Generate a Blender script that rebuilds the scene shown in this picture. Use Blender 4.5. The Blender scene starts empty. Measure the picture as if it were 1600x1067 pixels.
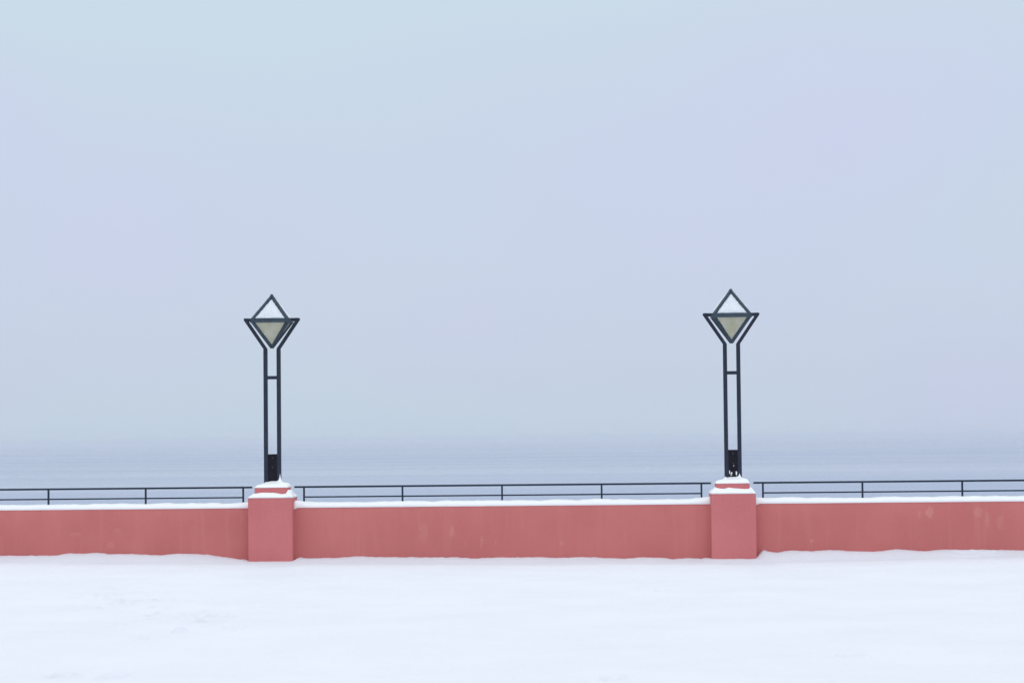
import bpy, bmesh, math, random
from mathutils import Vector, Matrix, noise
R = math.radians
sc = bpy.context.scene
col = sc.collection

# ------------------------------------------------------------------ camera
cam_d = bpy.data.cameras.new('camera')
cam = bpy.data.objects.new('camera', cam_d)
col.objects.link(cam)
FPX = 3700.0
cam_d.sensor_width = 36.0
cam_d.lens = FPX / 1600.0 * 36.0
cam_d.clip_start = 0.5
cam_d.clip_end = 60000.0
yaw, pitch, roll = R(1.8), math.atan(152.5 / 3700), R(0.56)
Fv = Vector((-math.sin(yaw) * math.cos(pitch), math.cos(yaw) * math.cos(pitch), math.sin(pitch)))
Rv = Vector((math.cos(yaw), math.sin(yaw), 0))
Uv = Rv.cross(Fv)
U2 = Uv * math.cos(roll) + Rv * math.sin(roll)
R2 = Rv * math.cos(roll) - Uv * math.sin(roll)
m3 = Matrix((R2, U2, -Fv)).transposed()
cam.matrix_world = Matrix.Translation((1.48, -42.35, 2.15)) @ m3.to_4x4()
sc.camera = cam

# ------------------------------------------------------------------ sky and sun
SUN_EL, SUN_AZ = R(42), R(-8)        # azimuth clockwise from +Y: high over the sea, behind thick cloud
w = bpy.data.worlds.new('World')
sc.world = w
w.use_nodes = True
nt = w.node_tree
nt.nodes.clear()
N, Lk = nt.nodes.new, nt.links.new
out = N('ShaderNodeOutputWorld')
bg = N('ShaderNodeBackground')
bg.inputs['Strength'].default_value = 0.1
sky = N('ShaderNodeTexSky')
sky.sky_type = 'NISHITA'
sky.sun_disc = False
sky.sun_elevation = SUN_EL
sky.sun_rotation = SUN_AZ
sky.air_density = 1.0
sky.dust_density = 2.0
tc = N('ShaderNodeTexCoord')
sep = N('ShaderNodeSeparateXYZ')
Lk(tc.outputs['Generated'], sep.inputs[0])
# cloud deck: dimmer at the horizon, brighter overhead
ramp = N('ShaderNodeValToRGB')
e = ramp.color_ramp.elements
e[0].position = 0.0
e[0].color = (0.555, 0.645, 0.785, 1)
e[1].position = 1.0
e[1].color = (0.98, 1.00, 1.09, 1)
for pos, c in ((0.06, (0.580, 0.662, 0.812)), (0.12, (0.590, 0.678, 0.830)), (0.185, (0.605, 0.710, 0.835)), (0.35, (0.76, 0.82, 0.93))):
    q = e.new(pos)
    q.color = (*c, 1)
Lk(sep.outputs['Z'], ramp.inputs['Fac'])
# wide soft lavender banks of cloud on a faintly greenish deck; each: azimuth slope, height, half width, half height, weight
warp = N('ShaderNodeTexNoise')
warp.inputs['Scale'].default_value = 9.0
warp.inputs['Detail'].default_value = 3.0
Lk(tc.outputs['Generated'], warp.inputs['Vector'])
wadd = N('ShaderNodeVectorMath')
wadd.operation = 'MULTIPLY_ADD'
wadd.inputs[1].default_value = (0.085, 0.0, 0.06)
Lk(warp.outputs['Color'], wadd.inputs[0])
Lk(tc.outputs['Generated'], wadd.inputs[2])
prev = None
for (cx, cz, rx, rz, wt) in ((0.075, 0.098, 0.14, 0.080, 0.8), (-0.165, 0.085, 0.105, 0.060, 0.85), (-0.262, 0.010, 0.055, 0.05, 1.0), (0.20, 0.010, 0.075, 0.05, 0.9),
                             (0.17, 0.150, 0.09, 0.045, 0.7), (-0.03, 0.045, 0.05, 0.025, 0.5), (-0.24, 0.135, 0.05, 0.03, 0.7),
                             (0.55, 0.1, 0.2, 0.1, 0.8), (-0.6, 0.1, 0.2, 0.1, 0.8), (0.0, 0.45, 0.4, 0.12, 0.6)):
    sb = N('ShaderNodeVectorMath')
    sb.operation = 'SUBTRACT'
    sb.inputs[1].default_value = (cx - 0.031 + 0.0425, 0, cz + 0.03)
    Lk(wadd.outputs[0], sb.inputs[0])
    ml = N('ShaderNodeVectorMath')
    ml.operation = 'MULTIPLY'
    ml.inputs[1].default_value = (1 / rx, 0, 1 / rz)
    Lk(sb.outputs[0], ml.inputs[0])
    le = N('ShaderNodeVectorMath')
    le.operation = 'LENGTH'
    Lk(ml.outputs[0], le.inputs[0])
    mr = N('ShaderNodeMapRange')
    mr.interpolation_type = 'SMOOTHSTEP'
    for k, v in (('From Min', 1.5), ('From Max', 0.0), ('To Min', 0.0), ('To Max', wt)):
        mr.inputs[k].default_value = v
    Lk(le.outputs['Value'], mr.inputs['Value'])
    if prev is None:
        prev = mr.outputs['Result']
    else:
        ad = N('ShaderNodeMath')
        ad.operation = 'ADD'
        ad.use_clamp = True
        Lk(prev, ad.inputs[0])
        Lk(mr.outputs['Result'], ad.inputs[1])
        prev = ad.outputs[0]
tint = N('ShaderNodeValToRGB')
t = tint.color_ramp.elements
t[0].position, t[0].color = 0.0, (0.975, 1.012, 0.990, 1)
t[1].position, t[1].color = 1.0, (1.008, 0.966, 1.022, 1)
Lk(prev, tint.inputs['Fac'])
mul = N('ShaderNodeMix')
mul.data_type = 'RGBA'
mul.blend_type = 'MULTIPLY'
mul.inputs['Factor'].default_value = 1.0
Lk(ramp.outputs['Color'], mul.inputs['A'])
Lk(tint.outputs['Color'], mul.inputs['B'])
sc10 = N('ShaderNodeVectorMath')
sc10.operation = 'SCALE'
# landward sky behind the camera, brightness added to light wall and lantern roofs
land = N('ShaderNodeMapRange')
land.interpolation_type = 'SMOOTHSTEP'
for k, v in (('From Min', 0.55), ('From Max', -0.75), ('To Min', 9.75), ('To Max', 13.6)):
    land.inputs[k].default_value = v
Lk(sep.outputs['Y'], land.inputs['Value'])
Lk(land.outputs['Result'], sc10.inputs['Scale'])
Lk(mul.outputs['Result'], sc10.inputs[0])
mixs = N('ShaderNodeMix')
mixs.data_type = 'RGBA'
mixs.inputs['Factor'].default_value = 0.97
Lk(sky.outputs['Color'], mixs.inputs['A'])
Lk(sc10.outputs[0], mixs.inputs['B'])
Lk(mixs.outputs['Result'], bg.inputs['Color'])
Lk(bg.outputs[0], out.inputs['Surface'])

sun_d = bpy.data.lights.new('sun', 'SUN')
sun_d.energy = 0.40
sun_d.angle = R(14)
sun_d.color = (1.0, 0.965, 0.92)
sun = bpy.data.objects.new('sun', sun_d)
col.objects.link(sun)
sd = Vector((math.sin(SUN_AZ) * math.cos(SUN_EL), math.cos(SUN_AZ) * math.cos(SUN_EL), math.sin(SUN_EL)))
sun.rotation_euler = sd.to_track_quat('Z', 'Y').to_euler()
sun.location = (0, 40, 30)

sc.view_settings.view_transform = 'Standard'
sc.view_settings.look = 'None'
sc.view_settings.exposure = 0.0
sc.view_settings.gamma = 1.0
sc.view_settings.use_curve_mapping = False
sc.cycles.max_bounces = 10
sc.cycles.diffuse_bounces = 4
sc.cycles.volume_bounces = 3


# ------------------------------------------------------------------ helpers
def new_mat(name):
    m = bpy.data.materials.new(name)
    m.use_nodes = True
    b = m.node_tree.nodes['Principled BSDF']
    return m, m.node_tree, b


def node(t, kind, **kw):
    n = t.nodes.new(kind)
    for k, v in kw.items():
        if hasattr(n, k):
            setattr(n, k, v)
        else:
            n.inputs[k.replace('_', ' ')].default_value = v
    return n


def link(name, bm, mat, parent=None, smooth=False):
    me = bpy.data.meshes.new(name)
    bm.normal_update()
    if smooth:
        for f in bm.faces:
            f.smooth = True
    bm.to_mesh(me)
    bm.free()
    me.materials.append(mat)
    o = bpy.data.objects.new(name, me)
    col.objects.link(o)
    if parent:
        o.parent = parent
    return o


def thing(name, loc, label, cat, group=None):
    o = bpy.data.objects.new(name, None)
    o.empty_display_size = 0.3
    o.location = loc
    col.objects.link(o)
    o['label'] = label
    o['category'] = cat
    o['kind'] = 'thing'
    if group:
        o['group'] = group
    return o


def box(bm, x0, x1, y0, y1, z0, z1, bev=0.0, seg=2):
    r = bmesh.ops.create_cube(bm, size=1)
    vs = r['verts']
    for v in vs:
        v.co = Vector(((x0 + x1) / 2 + v.co.x * (x1 - x0), (y0 + y1) / 2 + v.co.y * (y1 - y0), (z0 + z1) / 2 + v.co.z * (z1 - z0)))
    if bev:
        es = list({e for v in vs for e in v.link_edges})
        bmesh.ops.bevel(bm, geom=es, offset=bev, segments=seg, affect='EDGES', profile=0.5)


def bar(bm, a, b, wx, wy, side=Vector((0, 1, 0)), bev=0.004):
    """square bar from a to b; wy is measured along `side`, wx across it"""
    a, b = Vector(a), Vector(b)
    d = (b - a)
    L = d.length
    d.normalize()
    s = (side - d * side.dot(d)).normalized()
    c = d.cross(s)
    tmp = bmesh.new()
    box(tmp, -wx / 2, wx / 2, -wy / 2, wy / 2, 0, L, bev, 1)
    M = Matrix((c, s, d)).transposed().to_4x4()
    M.translation = a
    tmp.transform(M)
    me = bpy.data.meshes.new('tmp')
    tmp.to_mesh(me)
    tmp.free()
    bm.from_mesh(me)
    bpy.data.meshes.remove(me)


def prism(bm, pts, y0, y1):
    """outline in x,z extruded from y0 to y1"""
    f = [bm.verts.new((x, y0, z)) for x, z in pts]
    k = [bm.verts.new((x, y1, z)) for x, z in pts]
    n = len(pts)
    bm.faces.new(f)
    bm.faces.new(list(reversed(k)))
    for i in range(n):
        bm.faces.new((f[(i + 1) % n], f[i], k[i], k[(i + 1) % n]))
    bmesh.ops.recalc_face_normals(bm, faces=bm.faces[:])


def fn(x, y, z=0.0, s=1.0, o=3):
    return noise.fractal(Vector((x * s, y * s, z * s)), 0.9, 2.1, o)


def interp(x, xs, ys):
    if x <= xs[0]:
        return ys[0]
    if x >= xs[-1]:
        return ys[-1]
    lo, hi = 0, len(xs) - 1
    while hi - lo > 1:
        m = (lo + hi) // 2
        if xs[m] <= x:
            lo = m
        else:
            hi = m
    t = (x - xs[lo]) / (xs[hi] - xs[lo])
    return ys[lo] + (ys[hi] - ys[lo]) * t


def sstep(a, b, x):
    t = max(0.0, min(1.0, (x - a) / (b - a)))
    return t * t * (3 - 2 * t)


# ------------------------------------------------------------------ materials
def snow_mat(name, base, bump=0.25, fine=60.0, coarse=9.0, mottling=0.03):
    m, t, b = new_mat(name)
    geo = node(t, 'ShaderNodeNewGeometry')
    n1 = node(t, 'ShaderNodeTexNoise', Scale=coarse, Detail=6.0, Roughness=0.6)
    n2 = node(t, 'ShaderNodeTexNoise', Scale=fine, Detail=3.0, Roughness=0.6)
    n3 = node(t, 'ShaderNodeTexNoise', Scale=0.55, Detail=5.0, Roughness=0.6)
    for n in (n1, n2, n3):
        t.links.new(geo.outputs['Position'], n.inputs['Vector'])
    r = node(t, 'ShaderNodeValToRGB')
    r.color_ramp.elements[0].position = 0.3
    r.color_ramp.elements[0].color = (*[c * (1 - mottling) for c in base], 1)
    r.color_ramp.elements[1].position = 0.7
    r.color_ramp.elements[1].color = (*[min(1, c * (1 + mottling * 0.6)) for c in base], 1)
    t.links.new(n3.outputs['Fac'], r.inputs['Fac'])
    t.links.new(r.outputs['Color'], b.inputs['Base Color'])
    b1 = node(t, 'ShaderNodeBump', Strength=bump, Distance=0.03)
    b2 = node(t, 'ShaderNodeBump', Strength=bump, Distance=0.006)
    t.links.new(n1.outputs['Fac'], b1.inputs['Height'])
    t.links.new(n2.outputs['Fac'], b2.inputs['Height'])
    t.links.new(b1.outputs['Normal'], b2.inputs['Normal'])
    t.links.new(b2.outputs['Normal'], b.inputs['Normal'])
    b.inputs['Roughness'].default_value = 0.75
    b.inputs['Specular IOR Level'].default_value = 0.2
    return m


M_snow = snow_mat('ground_snow', (0.80, 0.80, 0.845), bump=0.55, mottling=0.035)
M_cap = snow_mat('fresh_snow', (0.97, 0.965, 0.955), bump=0.3, coarse=14.0, mottling=0.01)
M_ice = snow_mat('icy_snow', (0.86, 0.885, 0.91), bump=0.9, coarse=32.0, fine=120.0, mottling=0.05)


def plaster(name, base, patches=(), run=1.0):
    """painted render: faint vertical run marks, slow tonal drift, faded patches"""
    m, t, b = new_mat(name)
    L = t.links.new
    geo = node(t, 'ShaderNodeNewGeometry')
    big = node(t, 'ShaderNodeTexNoise', Scale=0.9, Detail=5.0, Roughness=0.55)
    L(geo.outputs['Position'], big.inputs['Vector'])
    mp = node(t, 'ShaderNodeMapping')
    mp.inputs['Scale'].default_value = (9.0, 9.0, 0.55)
    L(geo.outputs['Position'], mp.inputs['Vector'])
    st = node(t, 'ShaderNodeTexNoise', Scale=1.0, Detail=4.0, Roughness=0.6)
    L(mp.outputs[0], st.inputs['Vector'])
    fine = node(t, 'ShaderNodeTexNoise', Scale=42.0, Detail=6.0, Roughness=0.65)
    L(geo.outputs['Position'], fine.inputs['Vector'])

    def mix(fac, a, bb, blend='MIX'):
        n = node(t, 'ShaderNodeMix', data_type='RGBA', blend_type=blend)
        for k, v in (('Factor', fac), ('A', a), ('B', bb)):
            if isinstance(v, (int, float)):
                n.inputs[k].default_value = v
            elif isinstance(v, tuple):
                n.inputs[k].default_value = (*v, 1)
            else:
                L(v, n.inputs[k])
        return n.outputs['Result']

    def rng(src, a, b2, lo=0.0, hi=1.0):
        n = node(t, 'ShaderNodeMapRange', interpolation_type='SMOOTHSTEP')
        for k, v in (('From Min', a), ('From Max', b2), ('To Min', lo), ('To Max', hi)):
            n.inputs[k].default_value = v
        L(src, n.inputs['Value'])
        return n.outputs['Result']
    dark = tuple(c * k for c, k in zip(base, (0.90, 0.84, 0.84)))
    pale = tuple(min(1, c * k) for c, k in zip(base, (1.06, 1.22, 1.20)))
    c = mix(rng(big.outputs['Fac'], 0.3, 0.7), dark, base)
    c = mix(rng(st.outputs['Fac'], 0.52, 0.72, 0, 0.34 * run), c, pale)
    c = mix(rng(st.outputs['Fac'], 0.46, 0.30, 0, 0.34 * run), c, dark)
    c = mix(rng(fine.outputs['Fac'], 0.35, 0.75, 0, 0.35), c, pale)
    sp = node(t, 'ShaderNodeSeparateXYZ')
    wob = node(t, 'ShaderNodeTexNoise', Scale=11.0, Detail=4.0, Roughness=0.65)
    L(geo.outputs['Position'], wob.inputs['Vector'])
    wv = node(t, 'ShaderNodeVectorMath', operation='MULTIPLY_ADD')
    L(wob.outputs['Color'], wv.inputs[0])
    wv.inputs[1].default_value = (0.16, 0, 0.16)
    L(geo.outputs['Position'], wv.inputs[2])
    for (px, pz, rx, rz, amt) in patches:
        s = node(t, 'ShaderNodeVectorMath', operation='SUBTRACT')
        s.inputs[1].default_value = (px + 0.08, 0, pz + 0.08)
        L(wv.outputs[0], s.inputs[0])
        d = node(t, 'ShaderNodeVectorMath', operation='MULTIPLY')
        d.inputs[1].default_value = (1 / rx, 0, 1 / rz)
        L(s.outputs[0], d.inputs[0])
        ln = node(t, 'ShaderNodeVectorMath', operation='LENGTH')
        L(d.outputs[0], ln.inputs[0])
        c = mix(rng(ln.outputs['Value'], 1.15, 0.6, 0, amt * 0.6), c, tuple(min(1, q * k) for q, k in zip(base, (1.12, 1.7, 1.6))))
    L(c, b.inputs['Base Color'])
    bp = node(t, 'ShaderNodeBump', Strength=0.35, Distance=0.006)
    L(fine.outputs['Fac'], bp.inputs['Height'])
    bq = node(t, 'ShaderNodeBump', Strength=0.25, Distance=0.03)
    L(big.outputs['Fac'], bq.inputs['Height'])
    L(bq.outputs['Normal'], bp.inputs['Normal'])
    L(bp.outputs['Normal'], b.inputs['Normal'])
    b.inputs['Roughness'].default_value = 0.88
    b.inputs['Specular IOR Level'].default_value = 0.2
    return m


PINK = (0.580, 0.167, 0.153)
M_wall = plaster('painted_wall', PINK, patches=(
    (7.52, 0.79, 0.075, 0.12, 0.75), (7.33, 0.77, 0.035, 0.09, 0.5), (8.36, 0.78, 0.09, 0.10, 0.5), (8.52, 0.66, 0.06, 0.16, 0.35),
    (8.75, 0.60, 0.07, 0.14, 0.35), (5.42, 0.30, 0.035, 0.025, 0.9), (-0.95, 0.53, 0.05, 0.13, 0.55), (-1.45, 0.50, 0.08, 0.20, 0.35),
    (-0.42, 0.33, 0.02, 0.13, 0.5), (-0.16, 0.33, 0.02, 0.10, 0.35), (-0.70, 0.30, 0.02, 0.08, 0.35), (-7.7, 0.52, 0.12, 0.025, 0.45),
    (-7.05, 0.33, 0.07, 0.07, 0.35), (-6.95, 0.58, 0.06, 0.06, 0.3), (-6.2, 0.88, 0.05, 0.04, 0.35), (1.0, 0.3, 0.05, 0.04, 0.4)))
M_pillar = plaster('painted_pillar', (0.615, 0.178, 0.176), run=0.3)


def paint(name, base, rough=0.5, spec=0.18):
    m, t, b = new_mat(name)
    geo = node(t, 'ShaderNodeNewGeometry')
    n = node(t, 'ShaderNodeTexNoise', Scale=7.0, Detail=6.0, Roughness=0.65)
    t.links.new(geo.outputs['Position'], n.inputs['Vector'])
    r = node(t, 'ShaderNodeValToRGB')
    r.color_ramp.elements[0].position, r.color_ramp.elements[0].color = 0.3, (*[c * 0.72 for c in base], 1)
    r.color_ramp.elements[1].position, r.color_ramp.elements[1].color = 0.72, (*[c * 1.3 for c in base], 1)
    t.links.new(n.outputs['Fac'], r.inputs['Fac'])
    t.links.new(r.outputs['Color'], b.inputs['Base Color'])
    bp = node(t, 'ShaderNodeBump', Strength=0.15, Distance=0.004)
    n2 = node(t, 'ShaderNodeTexNoise', Scale=90.0, Detail=3.0)
    t.links.new(geo.outputs['Position'], n2.inputs['Vector'])
    t.links.new(n2.outputs['Fac'], bp.inputs['Height'])
    t.links.new(bp.outputs['Normal'], b.inputs['Normal'])
    b.inputs['Roughness'].default_value = rough
    b.inputs['Specular IOR Level'].default_value = spec
    return m


M_post = paint('navy_paint', (0.009, 0.017, 0.036))
M_frame = paint('grey_blue_paint', (0.032, 0.052, 0.074))
M_panel = paint('dark_panel_paint', (0.003, 0.002, 0.008), 0.8, 0.05)
M_rail = paint('rail_paint', (0.008, 0.020, 0.042), 0.6, 0.15)

M_glass, t, b = new_mat('frosted_glass')
geo = node(t, 'ShaderNodeNewGeometry')
n = node(t, 'ShaderNodeTexNoise', Scale=5.0, Detail=4.0)
t.links.new(geo.outputs['Position'], n.inputs['Vector'])
r = node(t, 'ShaderNodeValToRGB')
r.color_ramp.elements[0].position, r.color_ramp.elements[0].color = 0.32, (0.58, 0.565, 0.38, 1)
r.color_ramp.elements[1].position, r.color_ramp.elements[1].color = 0.68, (0.70, 0.70, 0.60, 1)
t.links.new(n.outputs['Fac'], r.inputs['Fac'])
t.links.new(r.outputs['Color'], b.inputs['Base Color'])
b.inputs['Roughness'].default_value = 0.35
tr = node(t, 'ShaderNodeBsdfTranslucent')
t.links.new(r.outputs['Color'], tr.inputs['Color'])
mx = node(t, 'ShaderNodeMixShader')
mx.inputs[0].default_value = 0.35
t.links.new(b.outputs[0], mx.inputs[1])
t.links.new(tr.outputs[0], mx.inputs[2])
t.links.new(mx.outputs[0], t.nodes['Material Output'].inputs['Surface'])

M_sea, t, b = new_mat('sea_water')
geo = node(t, 'ShaderNodeNewGeometry')
b.inputs['Base Color'].default_value = (0.135, 0.215, 0.39, 1)
b.inputs['Roughness'].default_value = 0.22
b.inputs['IOR'].default_value = 1.33
mp = node(t, 'ShaderNodeMapping')
mp.inputs['Scale'].default_value = (0.25, 0.5, 1)
t.links.new(geo.outputs['Position'], mp.inputs['Vector'])
n = node(t, 'ShaderNodeTexNoise', Scale=1.0, Detail=5.0, Roughness=0.6)
t.links.new(mp.outputs[0], n.inputs['Vector'])
bp = node(t, 'ShaderNodeBump', Strength=0.065, Distance=0.35)
t.links.new(n.outputs['Fac'], bp.inputs['Height'])
t.links.new(bp.outputs['Normal'], b.inputs['Normal'])
# wind lanes: long strips of calmer and rougher water
mp2 = node(t, 'ShaderNodeMapping')
mp2.inputs['Scale'].default_value = (0.0022, 0.0075, 1)
mp2.inputs['Rotation'].default_value = (0, 0, 0.12)
t.links.new(geo.outputs['Position'], mp2.inputs['Vector'])
n2 = node(t, 'ShaderNodeTexNoise', Scale=1.0, Detail=4.0, Roughness=0.55)
t.links.new(mp2.outputs[0], n2.inputs['Vector'])
mr = node(t, 'ShaderNodeMapRange')
for k, v in (('From Min', 0.35), ('From Max', 0.65), ('To Min', 0.06), ('To Max', 0.16)):
    mr.inputs[k].default_value = v
t.links.new(n2.outputs['Fac'], mr.inputs['Value'])
t.links.new(mr.outputs['Result'], b.inputs['Roughness'])

M_conc, t, b = new_mat('quay_concrete')
geo = node(t, 'ShaderNodeNewGeometry')
n = node(t, 'ShaderNodeTexNoise', Scale=1.6, Detail=7.0, Roughness=0.65)
t.links.new(geo.outputs['Position'], n.inputs['Vector'])
r = node(t, 'ShaderNodeValToRGB')
r.color_ramp.elements[0].color = (0.14, 0.14, 0.14, 1)
r.color_ramp.elements[1].color = (0.34, 0.33, 0.31, 1)
t.links.new(n.outputs['Fac'], r.inputs['Fac'])
t.links.new(r.outputs['Color'], b.inputs['Base Color'])
b.inputs['Roughness'].default_value = 0.9

# ------------------------------------------------------------------ setting: snow field, quay, sea
PL, PR = -4.163, 4.045          # pillar centres
PH = 0.395                      # pillar half width
PROF = [(-16, 0.15), (-9.04, 0.158), (-8.78, 0.156), (-8.0, 0.154), (-7.89, 0.179), (-7.8, 0.195), (-7.52, 0.182), (-7.31, 0.197), (-7.08, 0.172), (-6.6, 0.168),
        (-6.22, 0.141), (-5.79, 0.172), (-5.3, 0.145), (-5.02, 0.103), (-4.73, 0.058), (-4.59, 0.088), (-4.5, 0.05), (-3.83, 0.06), (-3.77, 0.155), (-3.59, 0.068),
        (-2.99, 0.072), (-2.62, 0.095), (-2.27, 0.08), (-1.7, 0.07), (-0.91, 0.064), (-0.56, 0.038), (-0.14, 0.054), (0.29, 0.051), (0.66, 0.056),
        (0.88, 0.035), (1.34, 0.051), (2.1, 0.016), (2.44, 0.036), (2.81, 0.025), (2.95, -0.005), (3.24, 0.021), (3.46, 0.0), (3.64, 0.046),
        (3.70, 0.02), (4.40, 0.02), (4.45, 0.21), (4.64, 0.125), (4.82, 0.102), (5.04, 0.134), (5.44, 0.119), (5.75, 0.138), (6.12, 0.113), (6.59, 0.103),
        (6.9, 0.144), (7.18, 0.12), (7.39, 0.103), (7.77, 0.13), (8.17, 0.118), (8.54, 0.118), (9.15, 0.104), (16, 0.11)]
PX = [p[0] for p in PROF]
PZ = [p[1] for p in PROF]
BX, BZ = [-14, -9, -4.5, 0, 4.5, 9, 14], [0.09, 0.085, 0.02, -0.03, -0.04, 0.03, 0.04]
# footprints, scuffs: x, y, radius x, radius y, depth
random.seed(11)
DENTS = [(8.07, -0.62, 0.16, 0.13, 0.055), (8.38, -0.60, 0.15, 0.12, 0.05), (8.55, -0.62, 0.12, 0.10, 0.02)]
for (x, y) in ((-4.51, -10.6), (-4.1, -11.61), (-3.07, -14.26), (-3.48, -12.79), (-3.07, -13.36), (-3.37, -20.7), (-2.87, -20.8), (1.69, -21.1),
               (2.51, -9.05), (4.0, -19.22), (-5.3, -9.2), (-4.8, -9.9), (-3.7, -13.7), (-2.6, -14.9)):
    DENTS.append((x, y, random.uniform(0.08, 0.13), random.uniform(0.14, 0.24), random.uniform(0.075, 0.11)))
for i in range(46):
    a = random.random()
    DENTS.append((-5.6 + a * 2.6 + random.gauss(0, 0.45), -8.6 - a * 6.5 + random.gauss(0, 1.1), random.uniform(0.05, 0.11), random.uniform(0.08, 0.2), random.choice((-1, 1, 1)) * random.uniform(0.015, 0.055)))
for i in range(70):
    DENTS.append((random.uniform(-7, 7.5), random.uniform(-20.5, -2), random.uniform(0.04, 0.08), random.uniform(0.07, 0.18), random.uniform(-0.02, 0.04)))
dent_cells = {}
for dd in DENTS:
    for ix in range(int(math.floor(dd[0] - 1)), int(math.floor(dd[0] + 1)) + 1):
        for iy in range(int(math.floor(dd[1] - 1)), int(math.floor(dd[1] + 1)) + 1):
            dent_cells.setdefault((ix, iy), []).append(dd)


def ground_z(x, y):
    d = -0.17 - y
    fade = math.exp(-max(0.0, d) / 5.0)
    z = interp(x, BX, BZ) * fade
    far = min(1.0, max(0.0, (abs(x) - 12) / 10))
    # slow undulation running mostly along the wall, fine wind ripples
    amp = sstep(0.3, 3.0, d) * (1 - 0.6 * far)
    z += amp * (0.020 * noise.noise(Vector((x * 0.33, y * 0.22, 3.1))) + 0.013 * noise.noise(Vector((x * 1.1, y * 0.8, 7.7))))
    z += 0.007 * noise.noise(Vector((x * 3.6, y * 2.6, 1.3))) * (0.5 + amp)
    z += 0.005 * noise.noise(Vector((x * 9.0, y * 6.0, 4.3)))
    # drift leaning on the wall, its toe a metre out
    if d < 1.6:
        near = interp(x, PX, PZ)
        broad = sum(interp(x + k, PX, PZ) for k in (-0.4, -0.2, 0, 0.2, 0.4)) / 5.0
        k = sstep(0.0, 0.55, d)
        top = near * (1 - k) + broad * k
        toe = 0.95 + 0.22 * noise.noise(Vector((x * 0.8, 0, 9.0)))
        prof = 1 - sstep(0.12, toe, d)
        z = z * (1 - prof) + (top + 0.007 * noise.noise(Vector((x * 6, y * 6, 2.0))) + 0.011 * noise.noise(Vector((x * 11, y * 12, 6.0)))) * prof
        # wind lip along the toe
        z += 0.010 * math.exp(-((d - toe - 0.05) / 0.10) ** 2)
        # scour in front of the pillars
        for pc in (PL, PR):
            q = sstep(PH + 0.16, PH - 0.02, abs(x - pc)) * (1 - sstep(0.45, 0.9, d))
            z = z * (1 - q) + (0.028 if pc < 0 else 0.008) * q + 0.008 * q * noise.noise(Vector((x * 5, 1, 1)))
    for (cx, cy, rx, ry, dp) in dent_cells.get((math.floor(x), math.floor(y)), ()):
        u = ((x - cx) / rx) ** 2 + ((y - cy) / ry) ** 2
        if u < 5:
            z -= dp * math.exp(-u * 1.3) - 0.35 * dp * math.exp(-((math.sqrt(u) - 1.5) * 2.2) ** 2)
    return z


def steps(a, b, s):
    n = max(1, int(round((b - a) / s)))
    return [a + (b - a) * i / n for i in range(n)]


xs = [-600, -200, -80, -40, -25] + steps(-18, -10.4, 0.25) + steps(-10.4, 10.4, 0.045) + steps(10.4, 18, 0.25) + [18, 25, 40, 80, 200, 600]
ys = [-600, -200, -100, -70, -52] + steps(-42, -22.4, 0.45) + steps(-22.4, -8, 0.085) + steps(-8, -1.6, 0.055) + steps(-1.6, -0.1, 0.03) + [-0.1, 0.0, 0.1, 0.3, 0.45, 0.58, 0.62]
vs, fs = [], []
for y in ys:
    for x in xs:
        if y > 0.6:
            z = -0.07
        elif y > -0.1:
            z = 0.04 + 0.01 * noise.noise(Vector((x * 2, y, 5)))
        else:
            z = ground_z(x, y)
        vs.append((x, y, z))
nx = len(xs)
for j in range(len(ys) - 1):
    for i in range(nx - 1):
        a = j * nx + i
        fs.append((a, a + 1, a + nx + 1, a + nx))
me = bpy.data.meshes.new('snow_ground')
me.from_pydata(vs, [], fs)
me.materials.append(M_snow)
me.polygons.foreach_set('use_smooth', [True] * len(me.polygons))
me.update()
g = bpy.data.objects.new('ground', me)
col.objects.link(g)
g['kind'] = 'structure'
g['label'] = 'wide field of lightly trodden white snow in front of the pink wall'

SEA = -3.0
bm = bmesh.new()
box(bm, -600, 600, -1.5, 0.6, SEA - 0.6, -0.075)
q = link('quay', bm, M_conc)
q['kind'] = 'structure'
bm = bmesh.new()
yy = [0.3, 200, 1000, 4000, 12000, 24000]
xx = [-15000, -4000, -1000, 0, 1000, 4000, 15000]
gv = [[bm.verts.new((x, y, SEA)) for x in xx] for y in yy]
for j in range(len(yy) - 1):
    for i in range(len(xx) - 1):
        bm.faces.new((gv[j][i], gv[j][i + 1], gv[j + 1][i + 1], gv[j + 1][i]))
s = link('sea', bm, M_sea)
s['kind'] = 'structure'
s['label'] = 'calm grey-blue sea fading into mist at the horizon'

# sea mist: even thin air around everything
bm = bmesh.new()
box(bm, -16000, 16000, -700, 25000, SEA - 1.8, 5.4)
M_haze = bpy.data.materials.new('haze')
M_haze.use_nodes = True
t = M_haze.node_tree
t.nodes.clear()
o_ = t.nodes.new('ShaderNodeOutputMaterial')
pv = t.nodes.new('ShaderNodeVolumePrincipled')
pv.inputs['Color'].default_value = (0.985, 0.99, 1.0, 1)
pv.inputs['Density'].default_value = 0.00044
pv.inputs['Anisotropy'].default_value = 0.6
t.links.new(pv.outputs[0], o_.inputs['Volume'])
hz = link('haze', bm, M_haze)
hz['kind'] = 'stuff'
hz['label'] = 'thin even sea mist'

# ------------------------------------------------------------------ wall sections
WF, WB, WT = -0.17, 0.20, 0.975


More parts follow.
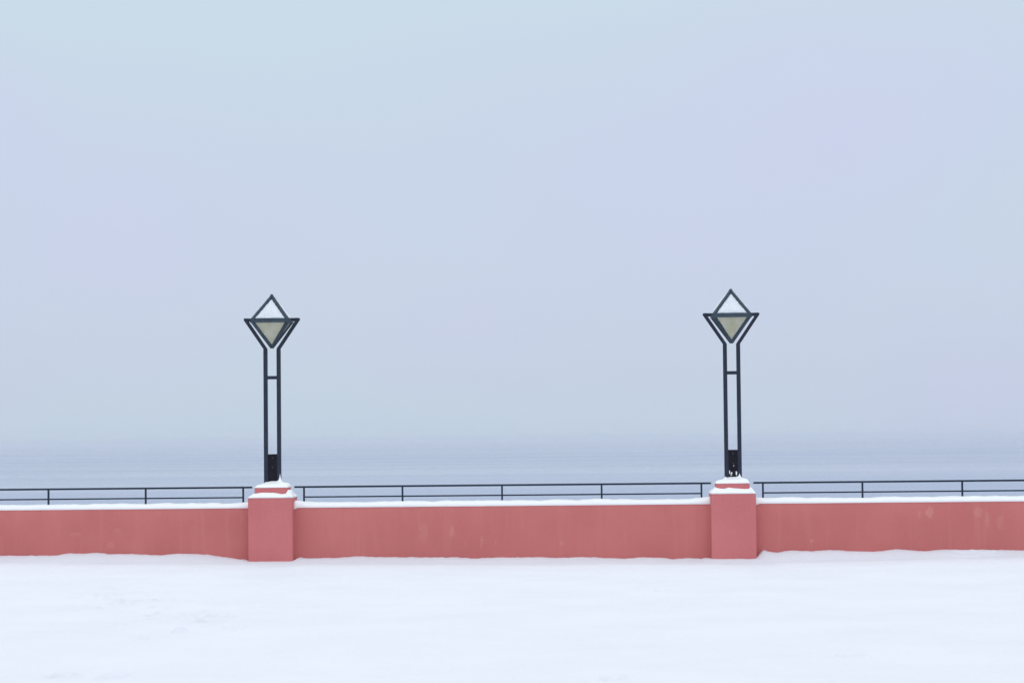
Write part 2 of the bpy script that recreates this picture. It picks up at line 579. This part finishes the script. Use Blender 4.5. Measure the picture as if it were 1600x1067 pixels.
def wall_section(x0, x1, label, seed, pile_l, pile_r):
    w_ = thing('low_wall', ((x0 + x1) / 2, 0, 0), label, 'wall', 'low pink wall sections between the pillars')
    cx = (x0 + x1) / 2
    bm = bmesh.new()
    # body with a softly irregular face
    n = int((x1 - x0) / 0.12)
    ring = [(WF, -0.06), (WF, 0.2), (WF, 0.45), (WF, 0.7), (WF, WT - 0.022), (WF + 0.008, WT - 0.005), (WF + 0.025, WT), (0, WT), (WB - 0.02, WT), (WB, WT - 0.02), (WB, 0.5), (WB, -0.06)]
    cols = []
    for i in range(n + 1):
        x = x0 + (x1 - x0) * i / n
        c = []
        for k, (y, z) in enumerate(ring):
            dy = 0.004 * noise.noise(Vector((x * 1.7, z * 2.0, seed))) if k < 5 else 0
            dz = 0.004 * noise.noise(Vector((x * 0.9, 4, seed))) if 4 <= k <= 9 else 0
            c.append(bm.verts.new((x - cx, y + dy, z + dz)))
        cols.append(c)
    for i in range(n):
        for k in range(len(ring) - 1):
            bm.faces.new((cols[i][k], cols[i + 1][k], cols[i + 1][k + 1], cols[i][k + 1]))
    bmesh.ops.recalc_face_normals(bm, faces=bm.faces[:])
    link('wall_face', bm, M_wall, w_, True)
    # snow lying along the top
    bm = bmesh.new()
    n = int((x1 - x0) / 0.035)
    cols = []
    K = 13
    for i in range(n + 1):
        x = x0 + (x1 - x0) * i / n
        h = 0.092 + 0.020 * noise.noise(Vector((x * 0.9, seed, 0))) + 0.014 * noise.noise(Vector((x * 2.7, seed, 5))) + 0.006 * noise.noise(Vector((x * 9, seed, 8)))
        if pile_l is not None:
            h += pile_l * math.exp(-(x - x0) / 0.16)
        if pile_r is not None:
            h += pile_r * math.exp(-(x1 - x) / 0.18)
        lip = 0.006 * noise.noise(Vector((x * 6, seed, 2))) + 0.003 * noise.noise(Vector((x * 17, seed, 2)))
        hang = 0.0
        if pile_l is not None:
            hang = 0.035 * math.exp(-((x - x0) / 0.05) ** 2)
        c = []
        for k in range(K):
            a = math.pi * k / (K - 1)
            y = 0.015 - math.cos(a) * (0.195 + lip)
            s_ = math.sin(a)
            z = WT - 0.006 + h * (max(0.0, s_) ** 0.42) + 0.008 * noise.noise(Vector((x * 4, y * 6, seed))) * s_
            if k == 0:
                z -= hang
                y -= hang * 0.2
            c.append(bm.verts.new((x - cx, y, z)))
        c.append(bm.verts.new((x - cx, 0.18, WT - 0.012)))
        c.append(bm.verts.new((x - cx, -0.155, WT - 0.012)))
        cols.append(c)
    KK = K + 2
    for i in range(n):
        for k in range(KK):
            bm.faces.new((cols[i][k], cols[i + 1][k], cols[i + 1][(k + 1) % KK], cols[i][(k + 1) % KK]))
    for c in (cols[0], cols[-1]):
        bm.faces.new(c)
    bmesh.ops.recalc_face_normals(bm, faces=bm.faces[:])
    link('snow_cap', bm, M_cap, w_, True)
    return w_


wall_section(-16.0, PL - PH + 0.004, 'snow-capped pink wall left of the left pillar, deepest drift at its foot', 1.0, None, 0.0)
wall_section(PL + PH - 0.004, PR - PH + 0.004, 'long snow-capped pink wall spanning between the two pillars, seen whole', 2.0, 0.035, 0.035)
wall_section(PR + PH - 0.004, 16.0, 'snow-capped pink wall right of the right pillar with pale faded paint patches', 3.0, 0.02, None)


# ------------------------------------------------------------------ pillars
def heightfield(hw, hd, n, hfun, z0, cut=None):
    """snow lying on a square top: dome-edged sheet with an underside"""
    bm = bmesh.new()
    top = {}
    for j in range(n + 1):
        for i in range(n + 1):
            x = -hw + 2 * hw * i / n
            y = -hd + 2 * hd * j / n
            top[i, j] = bm.verts.new((x, y, z0 + hfun(x, y)))
    for j in range(n):
        for i in range(n):
            bm.faces.new((top[i, j], top[i + 1, j], top[i + 1, j + 1], top[i, j + 1]))
    bmesh.ops.recalc_face_normals(bm, faces=bm.faces[:])
    if bm.faces[0].normal.z < 0:
        bmesh.ops.reverse_faces(bm, faces=bm.faces[:])
    # skirt going down and under
    edge = [top[i, 0] for i in range(n)] + [top[n, j] for j in range(n)] + [top[i, n] for i in range(n, 0, -1)] + [top[0, j] for j in range(n, 0, -1)]
    low = [bm.verts.new((v.co.x * 0.955, v.co.y * 0.955, z0 - 0.003)) for v in edge]
    m = len(edge)
    for i in range(m):
        bm.faces.new((edge[i], low[i], low[(i + 1) % m], edge[(i + 1) % m]))
    return bm


TT = 1.335         # top of the upper tier
BT = 1.158         # top of the shaft


def pillar(px, label, seed, shoulder_front, spike):
    p = thing('wall_pillar', (px, 0, 0), label, 'pillar', 'pink pillars of the wall')
    bm = bmesh.new()
    box(bm, -PH, PH, -0.39, 0.35, -0.1, BT, 0.016, 3)
    link('shaft', bm, M_pillar, p)
    bm = bmesh.new()
    box(bm, -0.295, 0.295, -0.255, 0.255, BT - 0.004, TT, 0.010, 2)
    link('upper_tier', bm, M_pillar, p)

    def sh(x, y):
        ex = min(PH + 0.003 - abs(x), 0.395 - abs(y))
        edge = max(0, min(1, ex / 0.085)) ** 0.55
        if abs(x) < 0.27 and abs(y) < 0.22:
            return 0.02
        h = interp(x, [q[0] for q in shoulder_front], [q[1] for q in shoulder_front])
        if y > 0.1:
            h = 0.08
        h += 0.008 * noise.noise(Vector((x * 9, y * 9, seed)))
        return -0.008 + (h * 0.9 + 0.008) * edge
    bm = heightfield(PH + 0.003, 0.395, 72, sh, BT, None)
    link('shoulder_snow', bm, M_cap, p, True)

    def th(x, y):
        ex = min(0.303 - abs(x), 0.263 - abs(y))
        e1 = max(0, min(1, ex / 0.05)) ** 0.6
        r_ = min(1.0, max(abs(x) / 0.303, abs(y) / 0.263))
        h = 0.035 + 0.075 * max(0.0, 1 - r_) ** 0.8 + 0.010 * noise.noise(Vector((x * 8, y * 8, seed + 4)))
        h += 0.018 * x / 0.3
        for (sx, sh_, sw) in spike:
            h += sh_ * math.exp(-abs(x - sx) / sw) * math.exp(-((y + 0.04) / 0.03) ** 2)
        return -0.006 + (h + 0.006) * e1
    bm = heightfield(0.303, 0.263, 72, th, TT, None)
    link('top_snow', bm, M_cap, p, True)
    return p


pillar(PL, 'pink square pillar with a sharp point of snow on top, under the left street lamp', 2.0,
       [(-0.41, 0.045), (-0.30, 0.075), (-0.15, 0.098), (0.05, 0.090), (0.20, 0.065), (0.27, 0.070), (0.315, 0.155), (0.35, 0.145), (0.41, 0.07)],
       [(0.135, 0.16, 0.018), (-0.12, 0.02, 0.03)])
pillar(PR, 'pink square pillar with an even snow mound on top, under the right street lamp', 6.0,
       [(-0.41, 0.07), (-0.30, 0.115), (-0.22, 0.092), (-0.16, 0.088), (-0.08, 0.112), (0.05, 0.098), (0.2, 0.082), (0.28, 0.085), (0.31, 0.125), (0.41, 0.05)],
       [(0.135, 0.085, 0.022), (-0.12, 0.045, 0.02)])


# ------------------------------------------------------------------ street lamps
def street_lamp(x0, z0, label):
    L = thing('street_lamp', (x0, 0, TT), label, 'street lamp', 'street lamps on the wall pillars')
    L.location.z = z0
    B = z0
    xo = 0.1185          # post centre offset
    pw, pd = 0.070, 0.080
    zb = 3.81 - B        # bend
    zw = 4.335 - B       # waist
    HW = 0.505
    for sx in (-1, 1):
        bm = bmesh.new()
        box(bm, sx * xo - pw / 2, sx * xo + pw / 2, -pd / 2, pd / 2, -0.02, zb, 0.006, 2)
        link('post', bm, M_post, L)
        # slanting arm cut so that it mitres with the post and the top bar
        bm = bmesh.new()
        a0, a1 = sx * (xo - pw / 2), sx * (xo + pw / 2)
        tx, tz = sx * HW, zw + 0.028
        prism(bm, [(a0, zb + 0.001), (a1, zb + 0.001), (sx * HW, tz - 0.034), (sx * (HW - 0.002), tz - 0.010), (sx * (HW - 0.014), tz), (sx * (HW - 0.085), tz), (sx * (HW - 0.085), tz - 0.056)], -pd / 2, pd / 2)
        bmesh.ops.bevel(bm, geom=bm.edges[:], offset=0.004, segments=1, affect='EDGES')
        link('arm', bm, M_post, L)
    bm = bmesh.new()
    box(bm, -HW + 0.085, HW - 0.085, -pd / 2 + 0.003, pd / 2 - 0.003, zw - 0.032, zw + 0.026, 0.004, 1)
    link('top_bar', bm, M_post, L)
    bm = bmesh.new()
    box(bm, -xo + pw / 2 - 0.004, xo - pw / 2 + 0.004, -pd / 2 + 0.006, pd / 2 - 0.006, 3.265 - B, 3.325 - B, 0.004, 1)
    link('crossbar', bm, M_post, L)
    bm = bmesh.new()
    box(bm, -xo + pw / 2 - 0.004, xo - pw / 2 + 0.004, -0.024, 0.024, -0.02, 1.925 - B, 0.003, 1)
    pn = link('base_panel', bm, M_panel, L)
    for (bx, bz) in ((0.0, 1.93 - B - 0.24), (0.0, 1.93 - B - 0.07)):
        bm = bmesh.new()
        bmesh.ops.create_cone(bm, cap_ends=True, segments=10, radius1=0.012, radius2=0.009, depth=0.014,
                              matrix=Matrix.Translation((bx, -0.030, bz)) @ Matrix.Rotation(R(90), 4, 'X'))
        link('bolt', bm, M_frame, pn)
    # octahedral lantern
    hw, hd, up, dn = 0.330, 0.285, 0.440, 0.48
    zc = zw - 0.024
    zt, zl = zc + up, zc - dn
    cor = [Vector((-hw, -hd, zc)), Vector((hw, -hd, zc)), Vector((hw, hd, zc)), Vector((-hw, hd, zc))]
    bm = bmesh.new()
    for i in range(4):
        a, b_ = cor[i], cor[(i + 1) % 4]
        bar(bm, a, b_, 0.076, 0.05, side=Vector((0, 1, 0)) if i % 2 == 0 else Vector((1, 0, 0)))
        for apx in (Vector((0, 0, zt)), Vector((0, 0, zl))):
            out_ = Vector((a.x, a.y, 0)).normalized()
            bar(bm, a + (apx - a) * 0.01, apx, 0.060 if apx.z > zc else 0.052, 0.046, side=out_)
    lan = link('lantern', bm, M_frame, L)
    bm = bmesh.new()
    bmesh.ops.create_icosphere(bm, subdivisions=2, radius=0.034, matrix=Matrix.Translation((0, 0, zt + 0.004)) @ Matrix.Diagonal((1, 1, 1.25, 1)))
    link('finial', bm, M_frame, lan)
    c0 = Vector((0, 0, zc))
    for i in range(4):
        a, b_ = cor[i], cor[(i + 1) % 4]
        for apx, nm in ((Vector((0, 0, zt)), 'roof_pane'), (Vector((0, 0, zl)), 'glass_pane')):
            nrm = (b_ - a).cross(apx - a).normalized()
            if nrm.dot((a + b_ + apx) / 3 - c0) < 0:
                nrm = -nrm
            tri = [a, b_, apx]
            ctr = (a + b_ + apx) / 3
            bm = bmesh.new()
            o1 = [bm.verts.new(ctr + (v - ctr) * 0.97 - nrm * 0.004) for v in tri]
            o2 = [bm.verts.new(ctr + (v - ctr) * 0.97 - nrm * 0.012) for v in tri]
            bm.faces.new(o1)
            bm.faces.new(list(reversed(o2)))
            for k in range(3):
                bm.faces.new((o1[k], o2[k], o2[(k + 1) % 3], o1[(k + 1) % 3]))
            bmesh.ops.recalc_face_normals(bm, faces=bm.faces[:])
            link(nm, bm, M_glass, lan)
            if nm == 'roof_pane':
                # crusted snow lying on the sloping pane
                bm = bmesh.new()
                Nn = 26
                grid = {}
                side_k = 1.0
                for u in range(Nn + 1):
                    for v in range(Nn + 1 - u):
                        wu, wv = u / Nn, v / Nn
                        ww = 1 - wu - wv
                        p = tri[0] * ww + tri[1] * wu + tri[2] * wv
                        p = ctr + (p - ctr) * (0.86 if i % 2 == 0 else 0.98)
                        e_ = min(ww, wu, wv + 0.02)
                        th_ = (0.030 if i % 2 == 0 else 0.042) * max(0.0, min(1, e_ / 0.10)) ** 0.6 + 0.022 * noise.noise(p * 9 + Vector((x0, 0, 0))) * max(0.0, min(1, e_ / 0.1)) + 0.010 * noise.noise(p * 26 + Vector((x0, 0, 0)))
                        grid[u, v] = bm.verts.new(p + nrm * (th_ + 0.002))
                for u in range(Nn):
                    for v in range(Nn - u):
                        bm.faces.new((grid[u, v], grid[u + 1, v], grid[u, v + 1]))
                        if u + v < Nn - 1:
                            bm.faces.new((grid[u + 1, v], grid[u + 1, v + 1], grid[u, v + 1]))
                bmesh.ops.recalc_face_normals(bm, faces=bm.faces[:])
                if bm.faces[0].normal.dot(nrm) < 0:
                    bmesh.ops.reverse_faces(bm, faces=bm.faces[:])
                link('roof_snow', bm, M_ice, lan, True)
    return L, pn


lampL, _ = street_lamp(-4.165, 1.375, 'snow-topped diamond street lamp on the left pillar, its dark base panel bare of ice')
lampR, pnR = street_lamp(4.068, 1.375, 'snow-topped diamond street lamp on the right pillar, ice clinging to its base panel')
# ice crystals frozen on the right lamp's panel
random.seed(4)
for (cx, cz, sx, sz, k) in ((-0.062, 0.13, 0.008, 0.035, 14), (-0.032, 0.13, 0.010, 0.030, 14), (0.055, 0.13, 0.009, 0.045, 18), (0.01, 0.26, 0.006, 0.006, 3)):
    bm = bmesh.new()
    for i in range(k):
        M = Matrix.Translation((cx + random.gauss(0, sx * 0.5), -0.030, cz + random.gauss(0, sz * 0.55))) @ Matrix.Rotation(random.uniform(-0.6, 0.6), 4, 'Y') @ Matrix.Diagonal((1, 0.7, random.uniform(1.2, 2.6), 1))
        bmesh.ops.create_icosphere(bm, subdivisions=1, radius=random.uniform(0.003, 0.0075), matrix=M)
    link('ice_crust', bm, M_cap, pnR)


# ------------------------------------------------------------------ railings on the wall top
def railing(x0, x1, posts, label, in0, in1):
    r_ = thing('railing', ((x0 + x1) / 2, 0, WT), label, 'railing', 'steel railings along the wall top')
    cx = (x0 + x1) / 2
    bm = bmesh.new()
    box(bm, x0 - cx, x1 - cx, -0.022, 0.022, 1.316 - WT, 1.350 - WT, 0.004, 1)
    link('top_rail', bm, M_rail, r_)
    bm = bmesh.new()
    box(bm, in0 - cx, in1 - cx, -0.012, 0.012, 1.140 - WT, 1.166 - WT, 0.003, 1)
    link('lower_rail', bm, M_rail, r_)
    for p in posts:
        bm = bmesh.new()
        box(bm, p - cx - 0.016, p - cx + 0.016, -0.018, 0.018, 0.0 - 0.008, 1.318 - WT, 0.003, 1)
        link('post', bm, M_rail, r_)


railing(-15.9, -4.536, [-4.698 - 1.757 * k for k in range(7)], 'dark steel railing on the wall top left of the left lamp, running out of frame', -15.9, -4.698)
railing(-3.777, 3.672, [-3.604, -1.837, -0.055, 1.723, 3.50], 'dark steel railing with five posts on the wall top between the two lamps', -3.604, 3.50)
railing(4.423, 15.9, [4.592 + 1.765 * k for k in range(7)], 'dark steel railing on the wall top right of the right lamp, running out of frame', 4.592, 15.9)
